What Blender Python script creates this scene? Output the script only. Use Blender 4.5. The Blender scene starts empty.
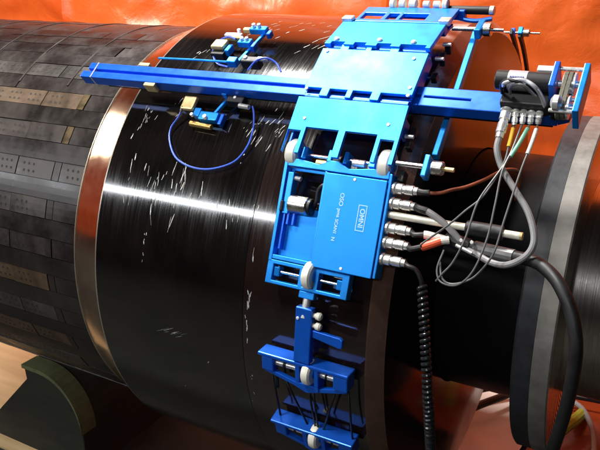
import bpy, bmesh, math, random
from math import sin, cos, radians, pi
from mathutils import Vector, Matrix, noise
random.seed(7)
S = bpy.context.scene
COL = S.collection
Z0 = 0.46                      # height of the pipe axis above the floor

# ------------------------------------------------------------------ camera
cd = bpy.data.cameras.new('camera'); cam = bpy.data.objects.new('camera', cd); COL.objects.link(cam)
cam.location = (0.62255, -0.83280, 0.34138 + Z0)
cam.rotation_euler = (pi/2 - 0.33269, 0, 0.51277)
cd.sensor_width = 36; cd.lens = 704.44/600*36
cd.clip_start = 0.02; cd.clip_end = 60
S.camera = cam
# ------------------------------------------------------------------ light
w = bpy.data.worlds.new('World'); S.world = w; w.use_nodes = True
w.node_tree.nodes['Background'].inputs[0].default_value = (0.10, 0.085, 0.075, 1)
w.node_tree.nodes['Background'].inputs[1].default_value = 0.08
def area(name, loc, aim, sx, sy, power, color, spread=180):
    l = bpy.data.lights.new(name, 'AREA'); l.shape = 'RECTANGLE'; l.size = sx; l.size_y = sy
    l.energy = power; l.color = color; l.spread = radians(spread)
    o = bpy.data.objects.new(name, l); COL.objects.link(o); o.location = loc
    d = (Vector(aim) - Vector(loc)).normalized()
    xa = Vector((1, 0, 0)) - d*d.x
    if xa.length < .3: xa = Vector((0, 1, 0)) - d*d.y
    xa.normalize(); za = -d; ya = za.cross(xa)
    o.rotation_euler = Matrix((xa, ya, za)).transposed().to_euler()
    return o
area('overhead_lamp', (-0.34, 0.00, 1.55 + Z0), (0.0, 0.05, Z0), 0.42, 0.26, 60, (1.0, 0.97, 0.92))
area('plate_glare_light', (-0.20, -0.90, 1.45 + Z0), (0.2, -0.2, Z0), 0.22, 0.22, 22, (1.0, 0.97, 0.92))  # added unseen light, gives the wheel plate its glare
area('tube_lamp', (-1.75, -2.06, 1.02 + Z0), (-1.3, 0, 0.0 + Z0), 2.6, 0.080, 32, (0.93, 0.97, 1.0))
area('tube_lamp', (0.62, -2.06, 1.02 + Z0), (0.6, 0, 0.0 + Z0), 0.7, 0.085, 8, (0.93, 0.97, 1.0))
area('left_work_lamp', (-1.50, -0.03, 0.52 + Z0), (-0.5, 0, 0), 0.22, 0.28, 17, (1.0, 0.88, 0.72))
area('plywood_fill_light', (-1.55, 0.50, 0.42), (-0.55, 0.0, 0.0), 0.18, 0.18, 2.5, (1.0, 0.74, 0.42), 110)  # added unseen light, brightens the plywood below the pipe
S.view_settings.view_transform = 'Standard'; S.view_settings.look = 'None'
S.view_settings.exposure = 0; S.view_settings.gamma = 1; S.view_settings.use_curve_mapping = False
S.cycles.max_bounces = 8; S.cycles.sample_clamp_indirect = 6

# ------------------------------------------------------------------ materials
def nodes(name):
    m = bpy.data.materials.new(name); m.use_nodes = True
    return m, m.node_tree, m.node_tree.nodes['Principled BSDF']
def mat(name, col, rough=.5, metal=0, coat=0, coat_rough=.1, var=.0, scale=40, rvar=0, bump=0, spec=.5,
        stretch=(1, 1, 1), aniso=0, sheen=0):
    m, t, p = nodes(name)
    p.inputs['Base Color'].default_value = (*col, 1); p.inputs['Roughness'].default_value = rough
    p.inputs['Metallic'].default_value = metal; p.inputs['Coat Weight'].default_value = coat
    p.inputs['Coat Roughness'].default_value = coat_rough; p.inputs['Specular IOR Level'].default_value = spec
    if var or rvar or bump:
        tc = t.nodes.new('ShaderNodeTexCoord'); mp = t.nodes.new('ShaderNodeMapping')
        mp.inputs['Scale'].default_value = stretch
        t.links.new(tc.outputs['Object'], mp.inputs[0])
        n = t.nodes.new('ShaderNodeTexNoise'); n.inputs['Scale'].default_value = scale; n.inputs['Detail'].default_value = 6
        n.inputs['Roughness'].default_value = .65
        t.links.new(mp.outputs[0], n.inputs['Vector'])
        if var:
            mx = t.nodes.new('ShaderNodeMix'); mx.data_type = 'RGBA'; mx.blend_type = 'MULTIPLY'
            mx.inputs['Factor'].default_value = 1
            mx.inputs[6].default_value = (*col, 1)
            r = t.nodes.new('ShaderNodeMapRange')
            r.inputs['From Min'].default_value = .3; r.inputs['From Max'].default_value = .7
            r.inputs['To Min'].default_value = 1 - var; r.inputs['To Max'].default_value = 1 + var
            t.links.new(n.outputs[0], r.inputs[0]); t.links.new(r.outputs[0], mx.inputs[7])
            t.links.new(mx.outputs[2], p.inputs['Base Color'])
        if rvar:
            r = t.nodes.new('ShaderNodeMapRange')
            r.inputs['From Min'].default_value = .3; r.inputs['From Max'].default_value = .7
            r.inputs['To Min'].default_value = max(.02, rough - rvar); r.inputs['To Max'].default_value = rough + rvar
            t.links.new(n.outputs[0], r.inputs[0]); t.links.new(r.outputs[0], p.inputs['Roughness'])
        if bump:
            b = t.nodes.new('ShaderNodeBump'); b.inputs['Strength'].default_value = bump; b.inputs['Distance'].default_value = .001
            t.links.new(n.outputs[0], b.inputs['Height']); t.links.new(b.outputs[0], p.inputs['Normal'])
    return m
M = {}
M['blue'] = mat('blue_anodised', (.005, .26, .84), .33, .55, .15, .30, var=.10, scale=60, rvar=.06)
M['blue_plate'] = mat('blue_satin_plate', (.003, .27, .88), .42, .55, .12, .45, var=.10, scale=18, rvar=.10, bump=.10)
M['blue_dark'] = mat('blue_rail', (.005, .115, .68), .33, .5, .2, .28, var=.08, scale=50, rvar=.05)
M['black'] = mat('black_plastic', (.008, .008, .009), .45, spec=.35, var=.2, scale=80, rvar=.08)
M['rubber'] = mat('black_rubber', (.006, .006, .0065), .5, var=.2, scale=90, rvar=.08)
M['coilmat'] = mat('black_vinyl', (.012, .013, .015), .22, rvar=.05, scale=200)
M['silver'] = mat('silver_metal', (.78, .76, .72), .26, 1, rvar=.06, scale=120, var=.08)
M['nickel'] = mat('satin_nickel', (.80, .79, .77), .30, .75, rvar=.08, scale=150, var=.1)
M['rod'] = mat('cream_rod', (.74, .72, .60), .30, .25, var=.08, scale=120)
M['wheel'] = mat('ivory_wheel', (.76, .74, .64), .42, var=.06, scale=120)
M['screw'] = mat('screw_white', (.86, .86, .88), .3, .3)
M['brass'] = mat('brass', (.66, .43, .14), .32, .8, var=.15, scale=150, rvar=.08)
M['gold'] = mat('pale_brass', (.74, .56, .27), .38, .55, var=.15, scale=150, rvar=.08)
M['steel_belt'] = mat('belt_weave', (.10, .095, .07), .5, .3, var=.3, scale=300)
M['label'] = mat('label_silver', (.42, .43, .48), .35, .4, var=.1, scale=200)
M['labelprint'] = mat('label_print', (.10, .10, .32), .5)
M['print'] = mat('white_print', (.40, .68, .86), .5)
M['grey_cable'] = mat('grey_vinyl', (.22, .215, .22), .4, var=.1, scale=150)
M['thin_cable'] = mat('thin_grey_vinyl', (.11, .108, .11), .38, var=.15, scale=150)
M['blue_cable'] = mat('blue_vinyl', (.03, .09, .52), .32, var=.1, scale=150)
M['orange_cable'] = mat('brown_orange_vinyl', (.22, .05, .02), .45, var=.2, scale=150)
M['red_sleeve'] = mat('red_heatshrink', (.72, .09, .03), .45)
M['yellow_sleeve'] = mat('yellow_heatshrink', (.78, .42, .03), .45)
M['green_sleeve'] = mat('green_heatshrink', (.16, .42, .28), .45)
M['white_sleeve'] = mat('white_heatshrink', (.66, .64, .58), .45, var=.12, scale=200)
M['scuff'] = mat('bare_scuff', (.40, .40, .37), .5, .2, var=.7, scale=220)
M['hole'] = mat('hole_dark', (.006, .006, .006), .8)
M['seam'] = mat('seam_grease', (.009, .008, .007), .5)

def drum_mat(c0, c1, name='black_drum_paint'):
    m, t, p = nodes(name)
    tc = t.nodes.new('ShaderNodeTexCoord'); sp = t.nodes.new('ShaderNodeSeparateXYZ'); t.links.new(tc.outputs['UV'], sp.inputs[0])
    mp = t.nodes.new('ShaderNodeMapping'); mp.inputs['Scale'].default_value = (420, 16, 1); t.links.new(tc.outputs['UV'], mp.inputs[0])
    n = t.nodes.new('ShaderNodeTexNoise'); n.inputs['Scale'].default_value = 1; n.inputs['Detail'].default_value = 5; n.inputs['Roughness'].default_value = .7
    t.links.new(mp.outputs[0], n.inputs['Vector'])
    mp2 = t.nodes.new('ShaderNodeMapping'); mp2.inputs['Scale'].default_value = (16, 11, 1); t.links.new(tc.outputs['UV'], mp2.inputs[0])
    n2 = t.nodes.new('ShaderNodeTexNoise'); n2.inputs['Scale'].default_value = 1; n2.inputs['Detail'].default_value = 7
    t.links.new(mp2.outputs[0], n2.inputs['Vector'])
    r = t.nodes.new('ShaderNodeMapRange'); r.inputs['From Min'].default_value = .35; r.inputs['From Max'].default_value = .72
    r.inputs['To Min'].default_value = .06; r.inputs['To Max'].default_value = .19
    t.links.new(n.outputs[0], r.inputs[0])
    r2 = t.nodes.new('ShaderNodeMapRange'); r2.inputs['From Min'].default_value = .35; r2.inputs['From Max'].default_value = .75
    r2.inputs['To Min'].default_value = -.02; r2.inputs['To Max'].default_value = .05
    t.links.new(n2.outputs[0], r2.inputs[0])
    a = t.nodes.new('ShaderNodeMath'); a.operation = 'ADD'; t.links.new(r.outputs[0], a.inputs[0]); t.links.new(r2.outputs[0], a.inputs[1])
    t.links.new(a.outputs[0], p.inputs['Roughness'])
    cr = t.nodes.new('ShaderNodeValToRGB'); t.links.new(n2.outputs[0], cr.inputs[0])
    cr.color_ramp.elements[0].position = .3; cr.color_ramp.elements[0].color = (*c0, 1)
    cr.color_ramp.elements[1].position = .75; cr.color_ramp.elements[1].color = (*c1, 1)
    t.links.new(cr.outputs[0], p.inputs['Base Color'])
    b = t.nodes.new('ShaderNodeBump'); b.inputs['Strength'].default_value = .05; b.inputs['Distance'].default_value = .0003
    t.links.new(n.outputs[0], b.inputs['Height']); t.links.new(b.outputs[0], p.inputs['Normal'])
    p.inputs['Specular IOR Level'].default_value = .6; p.inputs['Coat Weight'].default_value = .6; p.inputs['Coat Roughness'].default_value = .09
    return m
M['drum'] = drum_mat((.0018, .0017, .0017), (.008, .0052, .0047))
M['collar'] = drum_mat((.005, .0034, .0030), (.019, .0095, .0078), 'brown_black_collar_paint')
M['face'] = mat('black_gloss_face', (.008, .005, .0045), .13, 0, .0, .05, rvar=.05, scale=25, spec=.8)
M['chamfer'] = mat('turned_edge', (.25, .14, .105), .26, .7, rvar=.08, var=.12, scale=60)
M['band'] = mat('polished_band', (.78, .62, .50), .15, 1, rvar=.05, var=.1, scale=30)
M['bandedge'] = mat('band_edge', (.62, .58, .50), .3, .9)
M['neck'] = mat('black_neck', (.004, .004, .0045), .42, rvar=.1, scale=30, spec=.15)
M['flange_dark'] = mat('dark_flange_ring', (.030, .031, .036), .46, .2, var=.3, scale=45, rvar=.1, bump=.25)
M['flange_light'] = mat('galvanised_ring', (.21, .198, .182), .52, .4, var=.28, scale=38, rvar=.1, bump=.3)
M['flange_face'] = mat('machined_face', (.62, .55, .48), .20, 1, rvar=.06, var=.1, scale=40)
def hub_mat():
    m, t, p = nodes('turned_steel_hub')
    tc = t.nodes.new('ShaderNodeTexCoord')
    mp = t.nodes.new('ShaderNodeMapping'); mp.inputs['Scale'].default_value = (900, 6, 1); t.links.new(tc.outputs['UV'], mp.inputs[0])
    n = t.nodes.new('ShaderNodeTexNoise'); n.inputs['Scale'].default_value = 1; n.inputs['Detail'].default_value = 4
    t.links.new(mp.outputs[0], n.inputs['Vector'])
    cr = t.nodes.new('ShaderNodeValToRGB'); t.links.new(n.outputs[0], cr.inputs[0])
    cr.color_ramp.elements[0].position = .3; cr.color_ramp.elements[0].color = (.42, .38, .34, 1)
    cr.color_ramp.elements[1].position = .7; cr.color_ramp.elements[1].color = (.74, .70, .66, 1)
    t.links.new(cr.outputs[0], p.inputs['Base Color'])
    p.inputs['Metallic'].default_value = 1; p.inputs['Roughness'].default_value = .25
    b = t.nodes.new('ShaderNodeBump'); b.inputs['Strength'].default_value = .18; b.inputs['Distance'].default_value = .0004
    t.links.new(n.outputs[0], b.inputs['Height']); t.links.new(b.outputs[0], p.inputs['Normal'])
    return m
M['hub'] = hub_mat()
M['armour'] = [mat('armour_plain_a', (.010, .0068, .0064), .34, .1, spec=.55, var=.5, scale=28, rvar=.12, bump=.15),
               mat('armour_plain_b', (.014, .0098, .0092), .36, .1, spec=.55, var=.5, scale=24, rvar=.12, bump=.15)]
M['armourp'] = [mat('armour_worn_grey', (.042, .036, .033), .42, .2, spec=.4, var=.55, scale=26, rvar=.12, bump=.2),
                mat('armour_worn_tan', (.066, .040, .023), .44, .2, var=.5, scale=30, rvar=.12, bump=.2),
                mat('armour_worn_dark', (.026, .020, .018), .42, .2, var=.5, scale=30, rvar=.12, bump=.2)]
M['armourb'] = mat('armour_bronze_end', (.085, .056, .024), .42, .3, var=.5, scale=60, rvar=.1)
M['timber'] = mat('olive_timber', (.016, .015, .008), .8, var=.45, scale=12, stretch=(1, 1, 4), bump=.3)
M['timber_lit'] = mat('lit_green_timber_top', (.12, .125, .055), .65, var=.35, scale=20, bump=.2)  # paler green holds the light falling on the block's top
def wood_mat():
    m, t, p = nodes('plywood_floor')
    tc = t.nodes.new('ShaderNodeTexCoord'); mp = t.nodes.new('ShaderNodeMapping'); mp.inputs['Scale'].default_value = (2.5, 22, 1)
    t.links.new(tc.outputs['Object'], mp.inputs[0])
    n = t.nodes.new('ShaderNodeTexNoise'); n.inputs['Scale'].default_value = 1.5; n.inputs['Detail'].default_value = 8; n.inputs['Distortion'].default_value = .6
    t.links.new(mp.outputs[0], n.inputs['Vector'])
    cr = t.nodes.new('ShaderNodeValToRGB'); t.links.new(n.outputs[0], cr.inputs[0])
    cr.color_ramp.elements[0].position = .3; cr.color_ramp.elements[0].color = (.40, .27, .13, 1)
    cr.color_ramp.elements[1].position = .7; cr.color_ramp.elements[1].color = (.62, .46, .26, 1)
    t.links.new(cr.outputs[0], p.inputs['Base Color']); p.inputs['Roughness'].default_value = .5
    return m
M['ply'] = wood_mat()
M['floor'] = mat('dark_concrete', (.016, .017, .012), .8, var=.4, scale=9, bump=.2)
def tarp_mat(name, a, b, trans=.25, rough=.30):
    m, t, p = nodes(name)
    tc = t.nodes.new('ShaderNodeTexCoord')
    n = t.nodes.new('ShaderNodeTexNoise'); n.inputs['Scale'].default_value = 3.2; n.inputs['Detail'].default_value = 9; n.inputs['Roughness'].default_value = .62
    t.links.new(tc.outputs['Object'], n.inputs['Vector'])
    cr = t.nodes.new('ShaderNodeValToRGB'); t.links.new(n.outputs[0], cr.inputs[0])
    cr.color_ramp.elements[0].position = .36; cr.color_ramp.elements[0].color = (*a, 1)
    cr.color_ramp.elements[1].position = .68; cr.color_ramp.elements[1].color = (*b, 1)
    t.links.new(cr.outputs[0], p.inputs['Base Color']); p.inputs['Roughness'].default_value = rough
    mu = t.nodes.new('ShaderNodeTexNoise'); mu.inputs['Scale'].default_value = 13; mu.inputs['Detail'].default_value = 6; mu.inputs['Distortion'].default_value = .6
    t.links.new(tc.outputs['Object'], mu.inputs['Vector'])
    bp = t.nodes.new('ShaderNodeBump'); bp.inputs['Strength'].default_value = .42; bp.inputs['Distance'].default_value = .010
    t.links.new(mu.outputs[0], bp.inputs['Height']); t.links.new(bp.outputs[0], p.inputs['Normal'])
    return m
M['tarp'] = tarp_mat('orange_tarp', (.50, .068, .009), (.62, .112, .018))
M['tarp_floor'] = tarp_mat('salmon_floor_sheet', (.58, .48, .42), (.70, .62, .56), rough=.5)

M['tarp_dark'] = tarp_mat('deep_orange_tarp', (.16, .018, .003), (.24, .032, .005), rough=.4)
M['lime'] = mat('lime_webbing', (.30, .34, .03), .6, var=.2, scale=60)
# ------------------------------------------------------------------ geometry helpers
def CP(x, th, r):
    t = radians(th); return Vector((x, -r*cos(t), r*sin(t) + Z0))
class Frame:
    """local a = along the pipe, b = up around it, c = outward"""
    def __init__(s, o, b, c): s.o, s.a, s.b, s.c = Vector(o), Vector((1, 0, 0)), b.normalized(), c.normalized()
    def __call__(s, a, b, c): return s.o + s.a*a + s.b*b + s.c*c
def fr(th, r):
    t = radians(th)
    return Frame(CP(0, th, r), Vector((0, sin(t), cos(t))), Vector((0, -cos(t), sin(t))))
def fr2(th0, r0, th1, r1):                # origin at the lower edge, b towards the upper edge
    p, q = CP(0, th0, r0), CP(0, th1, r1); b = (q - p); L = b.length; b.normalize()
    f = Frame(p, b, Vector((1, 0, 0)).cross(b)); f.L = L
    return f
WORLD = Frame((0, 0, 0), Vector((0, 1, 0)), Vector((0, 0, 1)))
def root_loc(o):
    v = Vector((0, 0, 0))
    while o is not None: v += o.location; o = o.parent
    return v
class MB:
    def __init__(s): s.v = []; s.f = []; s.m = []; s.uv = {}; s.smooth = []
    def add(s, vs, fs, mi=0, smooth=False, uvs=None):
        n = len(s.v); s.v += [Vector(v) for v in vs]
        for k, f in enumerate(fs):
            s.f.append([i + n for i in f]); s.m.append(mi); s.smooth.append(smooth)
            if uvs: s.uv[len(s.f) - 1] = [uvs[i] for i in f]
        return s
    def box(s, F, a0, a1, b0, b1, c0, c1, mi=0):
        P = [F(a, b, c) for c in (c0, c1) for b in (b0, b1) for a in (a0, a1)]
        return s.add(P, [(0, 2, 3, 1), (4, 5, 7, 6), (0, 1, 5, 4), (2, 6, 7, 3), (0, 4, 6, 2), (1, 3, 7, 5)], mi)
    def prism(s, F, poly, c0, c1, mi=0):   # poly in a,b counter-clockwise seen from +c
        n = len(poly)
        P = [F(a, b, c0) for a, b in poly] + [F(a, b, c1) for a, b in poly]
        fs = [tuple(range(n - 1, -1, -1)), tuple(range(n, 2*n))] + [(i, (i + 1) % n, n + (i + 1) % n, n + i) for i in range(n)]
        return s.add(P, fs, mi)
    def plate(s, F, xs, bs, solid, c0, c1, mi=0):    # grid plate with openings
        nx, nb = len(xs), len(bs); idx = {}; V = []; fs = []
        def vid(i, j, k):
            if (i, j, k) not in idx: idx[(i, j, k)] = len(V); V.append(F(xs[i], bs[j], (c0, c1)[k]))
            return idx[(i, j, k)]
        on = lambda i, j: 0 <= i < nx - 1 and 0 <= j < nb - 1 and solid(i, j)
        for i in range(nx - 1):
            for j in range(nb - 1):
                if not on(i, j): continue
                fs.append((vid(i, j, 1), vid(i + 1, j, 1), vid(i + 1, j + 1, 1), vid(i, j + 1, 1)))
                fs.append((vid(i, j, 0), vid(i, j + 1, 0), vid(i + 1, j + 1, 0), vid(i + 1, j, 0)))
                if not on(i - 1, j): fs.append((vid(i, j, 0), vid(i, j, 1), vid(i, j + 1, 1), vid(i, j + 1, 0)))
                if not on(i + 1, j): fs.append((vid(i + 1, j, 0), vid(i + 1, j + 1, 0), vid(i + 1, j + 1, 1), vid(i + 1, j, 1)))
                if not on(i, j - 1): fs.append((vid(i, j, 0), vid(i + 1, j, 0), vid(i + 1, j, 1), vid(i, j, 1)))
                if not on(i, j + 1): fs.append((vid(i, j + 1, 0), vid(i, j + 1, 1), vid(i + 1, j + 1, 1), vid(i + 1, j + 1, 0)))
        return s.add(V, fs, mi)
    def revolve(s, p0, p1, prof, seg=24, mi=0, smooth=True):   # prof: (distance along, radius)
        p0, p1 = Vector(p0), Vector(p1); d = (p1 - p0).normalized()
        u = d.orthogonal().normalized(); v = d.cross(u); V = []; fs = []
        for (t, r) in prof:
            for k in range(seg):
                a = 2*pi*k/seg; V.append(p0 + d*t + u*(r*cos(a)) + v*(r*sin(a)))
        for i in range(len(prof) - 1):
            for k in range(seg):
                q = (k + 1) % seg; fs.append((i*seg + k, i*seg + q, (i + 1)*seg + q, (i + 1)*seg + k))
        s.add(V, fs, mi, smooth)
        n = len(s.v) - len(V)
        for (i, rev) in ((0, True), (len(prof) - 1, False)):
            if prof[i][1] > 1e-6:
                ring = [n + i*seg + k for k in range(seg)]
                s.f.append(ring[::-1] if rev else ring); s.m.append(mi); s.smooth.append(False)
        return s
    def cyl(s, p0, p1, r, seg=20, bev=0, mi=0):
        L = (Vector(p1) - Vector(p0)).length
        b = bev or min(r*.12, L*.2)
        return s.revolve(p0, p1, [(0, r - b), (b, r), (L - b, r), (L, r - b)], seg, mi)
    def tube(s, pts, r, seg=10, mi=0, cap=True):
        pts = [Vector(p) for p in pts]; V = []; fs = []; prev = None
        for i, p in enumerate(pts):
            d = (pts[min(i + 1, len(pts) - 1)] - pts[max(i - 1, 0)]).normalized()
            if prev is None: u = d.orthogonal().normalized()
            else: u = (prev - d*prev.dot(d)).normalized()
            prev = u; v = d.cross(u); rr = r(i/(len(pts) - 1)) if callable(r) else r
            for k in range(seg):
                a = 2*pi*k/seg; V.append(p + u*(rr*cos(a)) + v*(rr*sin(a)))
        n = len(pts)
        for i in range(n - 1):
            for k in range(seg):
                q = (k + 1) % seg; fs.append((i*seg + k, i*seg + q, (i + 1)*seg + q, (i + 1)*seg + k))
        s.add(V, fs, mi, True)
        if cap:
            b = len(s.v) - len(V)
            s.f.append([b + k for k in range(seg)][::-1]); s.m.append(mi); s.smooth.append(False)
            s.f.append([b + (n - 1)*seg + k for k in range(seg)]); s.m.append(mi); s.smooth.append(False)
        return s
    def axial(s, prof, seg=160, t0=0, t1=360, mi=0, closed=True, smooth=True, uvlen=True):   # prof: (x, r) around the pipe axis
        V = []; fs = []; U = []; n = seg + 1
        arc = 0; last = None
        for (x, r) in prof:
            if last: arc += math.hypot(x - last[0], r - last[1])
            last = (x, r)
            for k in range(n):
                th = t0 + (t1 - t0)*k/seg; V.append(CP(x, th, r)); U.append((arc, radians(th)*.3))
        for i in range(len(prof) - 1):
            for k in range(seg): fs.append((i*n + k, (i + 1)*n + k, (i + 1)*n + k + 1, i*n + k + 1))
        return s.add(V, fs, mi, smooth, U)
    def build(s, name, mats, parent=None, bevel=0, seg=2, loc=None):
        me = bpy.data.meshes.new(name)
        base = root_loc(parent) if loc is None else Vector(loc)
        me.from_pydata([v - base for v in s.v], [], s.f)
        me.set_sharp_from_angle(angle=radians(28))
        for mm in (mats if isinstance(mats, list) else [mats]): me.materials.append(mm)
        for p, mi, sm in zip(me.polygons, s.m, s.smooth): p.material_index = mi; p.use_smooth = sm
        if s.uv:
            ul = me.uv_layers.new(name='UVMap')
            for fi, uvs in s.uv.items():
                for li, uv in zip(me.polygons[fi].loop_indices, uvs): ul.data[li].uv = uv
        o = bpy.data.objects.new(name, me); COL.objects.link(o)
        if parent is not None: o.parent = parent
        else: o.location = base
        if bevel:
            b = o.modifiers.new('bevel', 'BEVEL'); b.width = bevel; b.segments = seg; b.limit_method = 'ANGLE'; b.angle_limit = radians(40)
            b.harden_normals = False
        return o
def thing(name, label, cat, loc, group=None):
    o = bpy.data.objects.new(name, None); COL.objects.link(o); o.location = loc; o.empty_display_size = .05
    o['label'] = label; o['category'] = cat
    if group: o['group'] = group
    return o
def tag(o, label, cat, group=None):
    o['label'] = label; o['category'] = cat
    if group: o['group'] = group
    return o
def spline(pts, n=10):
    P = [Vector(p) for p in pts]; P = [P[0]*2 - P[1]] + P + [P[-1]*2 - P[-2]]; out = []
    for i in range(1, len(P) - 2):
        a, b, c, d = P[i - 1:i + 3]
        for k in range(n):
            t = k/n
            out.append(.5*((2*b) + (c - a)*t + (2*a - 5*b + 4*c - d)*t*t + (3*b - a - 3*c + d)*t**3))
    out.append(P[-2]); return out

# ------------------------------------------------------------------ setting: floor and tarpaulins
mb = MB(); mb.add([(-6, -4, 0), (5, -4, 0), (5, 3, 0), (-6, 3, 0)], [(0, 1, 2, 3)])
fl = mb.build('floor', M['floor']); fl['kind'] = 'structure'
m = MB(); m.add([(-2.2, -.16, .0045), (-.31, -.16, .0045), (-.31, .62, .0045), (-2.2, .62, .0045), (-2.2, -.16, 0), (-.31, -.16, 0), (-.31, .62, 0), (-2.2, .62, 0)],
                [(0, 1, 2, 3), (0, 4, 5, 1), (1, 5, 6, 2), (2, 6, 7, 3), (3, 7, 4, 0)])
tag(m.build('plywood_sheet', M['ply'], loc=(-1, 0, 0)), 'tan plywood sheet lying on the floor at far left below the pipe', 'plywood')
def ridge(p): return 1 - abs(noise.noise(p))*2
def tarp_wall():
    path = []
    for k in range(0, 261): path.append((2.6 - k*.0207, .82, 0, 1))
    for k in range(1, 41):
        a = pi/2 + k/40*pi/2; path.append((-2.78 + .65*cos(a), .17 + .65*sin(a), -cos(a), sin(a)))
    for k in range(1, 60): path.append((-3.43, .17 - k*.04, 1, 0))
    V = []; fs = []; H = 150; n = len(path)
    for i, (x, y, nx, ny) in enumerate(path):
        u = i*.0207
        for j in range(H + 1):
            z = 1.9*j/H
            d = .030*noise.noise(Vector((u*1.3, z*1.5, 1))) + .014*noise.noise(Vector((u*4, z*9, 4)))
            d += .010*ridge(Vector((u*2.2 + .8*noise.noise(Vector((u*2, z*2, 9))), z*6.5, 2)))
            d += .006*ridge(Vector((u*9, z*11, 7 + u)))
            d += .018*math.exp(-((x + .045)/.012)**2) if ny == 1 and nx == 0 else 0     # sewn seams
            d += .012*math.exp(-((x - .03)/.010)**2) if ny == 1 and nx == 0 else 0
            d += .012*math.exp(-((x + 1.15)/.02)**2) if ny == 1 and nx == 0 else 0
            V.append((x - nx*0 + (d if nx == 1 else 0), y - (d if ny > .5 else 0), z))
    for i in range(n - 1):
        for j in range(H): fs.append((i*(H + 1) + j, i*(H + 1) + j + 1, (i + 1)*(H + 1) + j + 1, (i + 1)*(H + 1) + j))
    m = MB(); m.add(V, fs, 0, True); return m
tw = tarp_wall().build('tarpaulin_wall', M['tarp'])
tag(tw, 'creased orange tarpaulin hanging as the wall behind the pipe', 'tarpaulin')
def floor_sheet():
    nx, ny = 70, 110; V = []; fs = []
    for i in range(nx + 1):
        for j in range(ny + 1):
            x = .20 + .235*i/nx; y = .02 + .72*j/ny
            z = .012 + .016*(noise.noise(Vector((x*5, y*5, 3))) + .6) + .012*ridge(Vector((x*7 + y*2, y*4, 5)))
            V.append((x + .03*noise.noise(Vector((y*3, 0, i*.02))), y, max(.004, z)))
    for i in range(nx):
        for j in range(ny): a = i*(ny + 1) + j; fs.append((a, a + ny + 1, a + ny + 2, a + 1))
    m = MB(); m.add(V, fs, 0, True); return m
fs_ = floor_sheet().build('floor_sheet', M['tarp_floor'], loc=(.4, .3, 0))
tag(fs_, 'crumpled salmon orange plastic sheet lying on the floor under the flange', 'plastic sheet')

def orange_sheet():
    nx, ny = 70, 70; V = []; fs = []
    for i in range(nx + 1):
        for j in range(ny + 1):
            x = .452 + .9*i/nx; y = .23 + .52*j/ny
            z = .010 + .020*(noise.noise(Vector((x*4, y*5, 8))) + .6) + .014*ridge(Vector((x*6 - y*3, y*5, 15)))
            V.append((x + .012*noise.noise(Vector((y*5, 2, 0))), y, max(.004, z)))
    for i in range(nx):
        for j in range(ny): a = i*(ny + 1) + j; fs.append((a, a + ny + 1, a + ny + 2, a + 1))
    m = MB(); m.add(V, fs, 0, True); return m
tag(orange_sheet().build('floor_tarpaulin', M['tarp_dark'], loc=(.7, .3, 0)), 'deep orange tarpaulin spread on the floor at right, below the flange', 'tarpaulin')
# timber support block under the armoured pipe
sb = thing('support_block', 'olive timber support block with rounded end under the armoured pipe', 'support block', (-.30, 0, 0))
prof = [(-.462, 0), (-.19, 0), (-.19, .075)]
for k in range(0, 9):
    a = k/8*pi/2; prof.append((-.28 + .09*cos(a), .085 + .0925*sin(a)))
prof += [(-.318, .1785), (-.315, .150)]
def xz(F_y0, y1, poly, m):
    n = len(poly); P = [Vector((x, F_y0, z)) for x, z in poly] + [Vector((x, y1, z)) for x, z in poly]
    m.add(P, [tuple(range(n)), tuple(range(2*n - 1, n - 1, -1))] + [((i + 1) % n, i, n + i, n + (i + 1) % n) for i in range(n)])
m = MB(); xz(-.135, .16, prof, m); m.build('block', M['timber'], sb, .002)
m = MB()
P = [(-.318, .1788)] + [(-.28 + .0905*cos(a), .085 + .0938*sin(a)) for a in [pi/2 - k/10*pi/2 for k in range(11)]]
for (x0, z0), (x1, z1) in zip(P, P[1:]):
    dx, dz = x1 - x0, z1 - z0; l = math.hypot(dx, dz); nx, nz = -dz/l*.003, dx/l*.003
m.add([Vector((x, y, z + o)) for (x, z) in P for y, o in ((-.139, .0012), (-.105, .0012), (-.139, -.006), (-.105, -.006))],
      [q for i in range(len(P) - 1) for q in (
          (i*4, i*4 + 4, i*4 + 5, i*4 + 1), (i*4 + 2, i*4 + 3, i*4 + 7, i*4 + 6), (i*4, i*4 + 2, i*4 + 6, i*4 + 4), (i*4 + 1, i*4 + 5, i*4 + 7, i*4 + 3))])
m.build('lit_top_strip', M['timber_lit'], sb)  # top surface of the block, painted as lit

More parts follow.
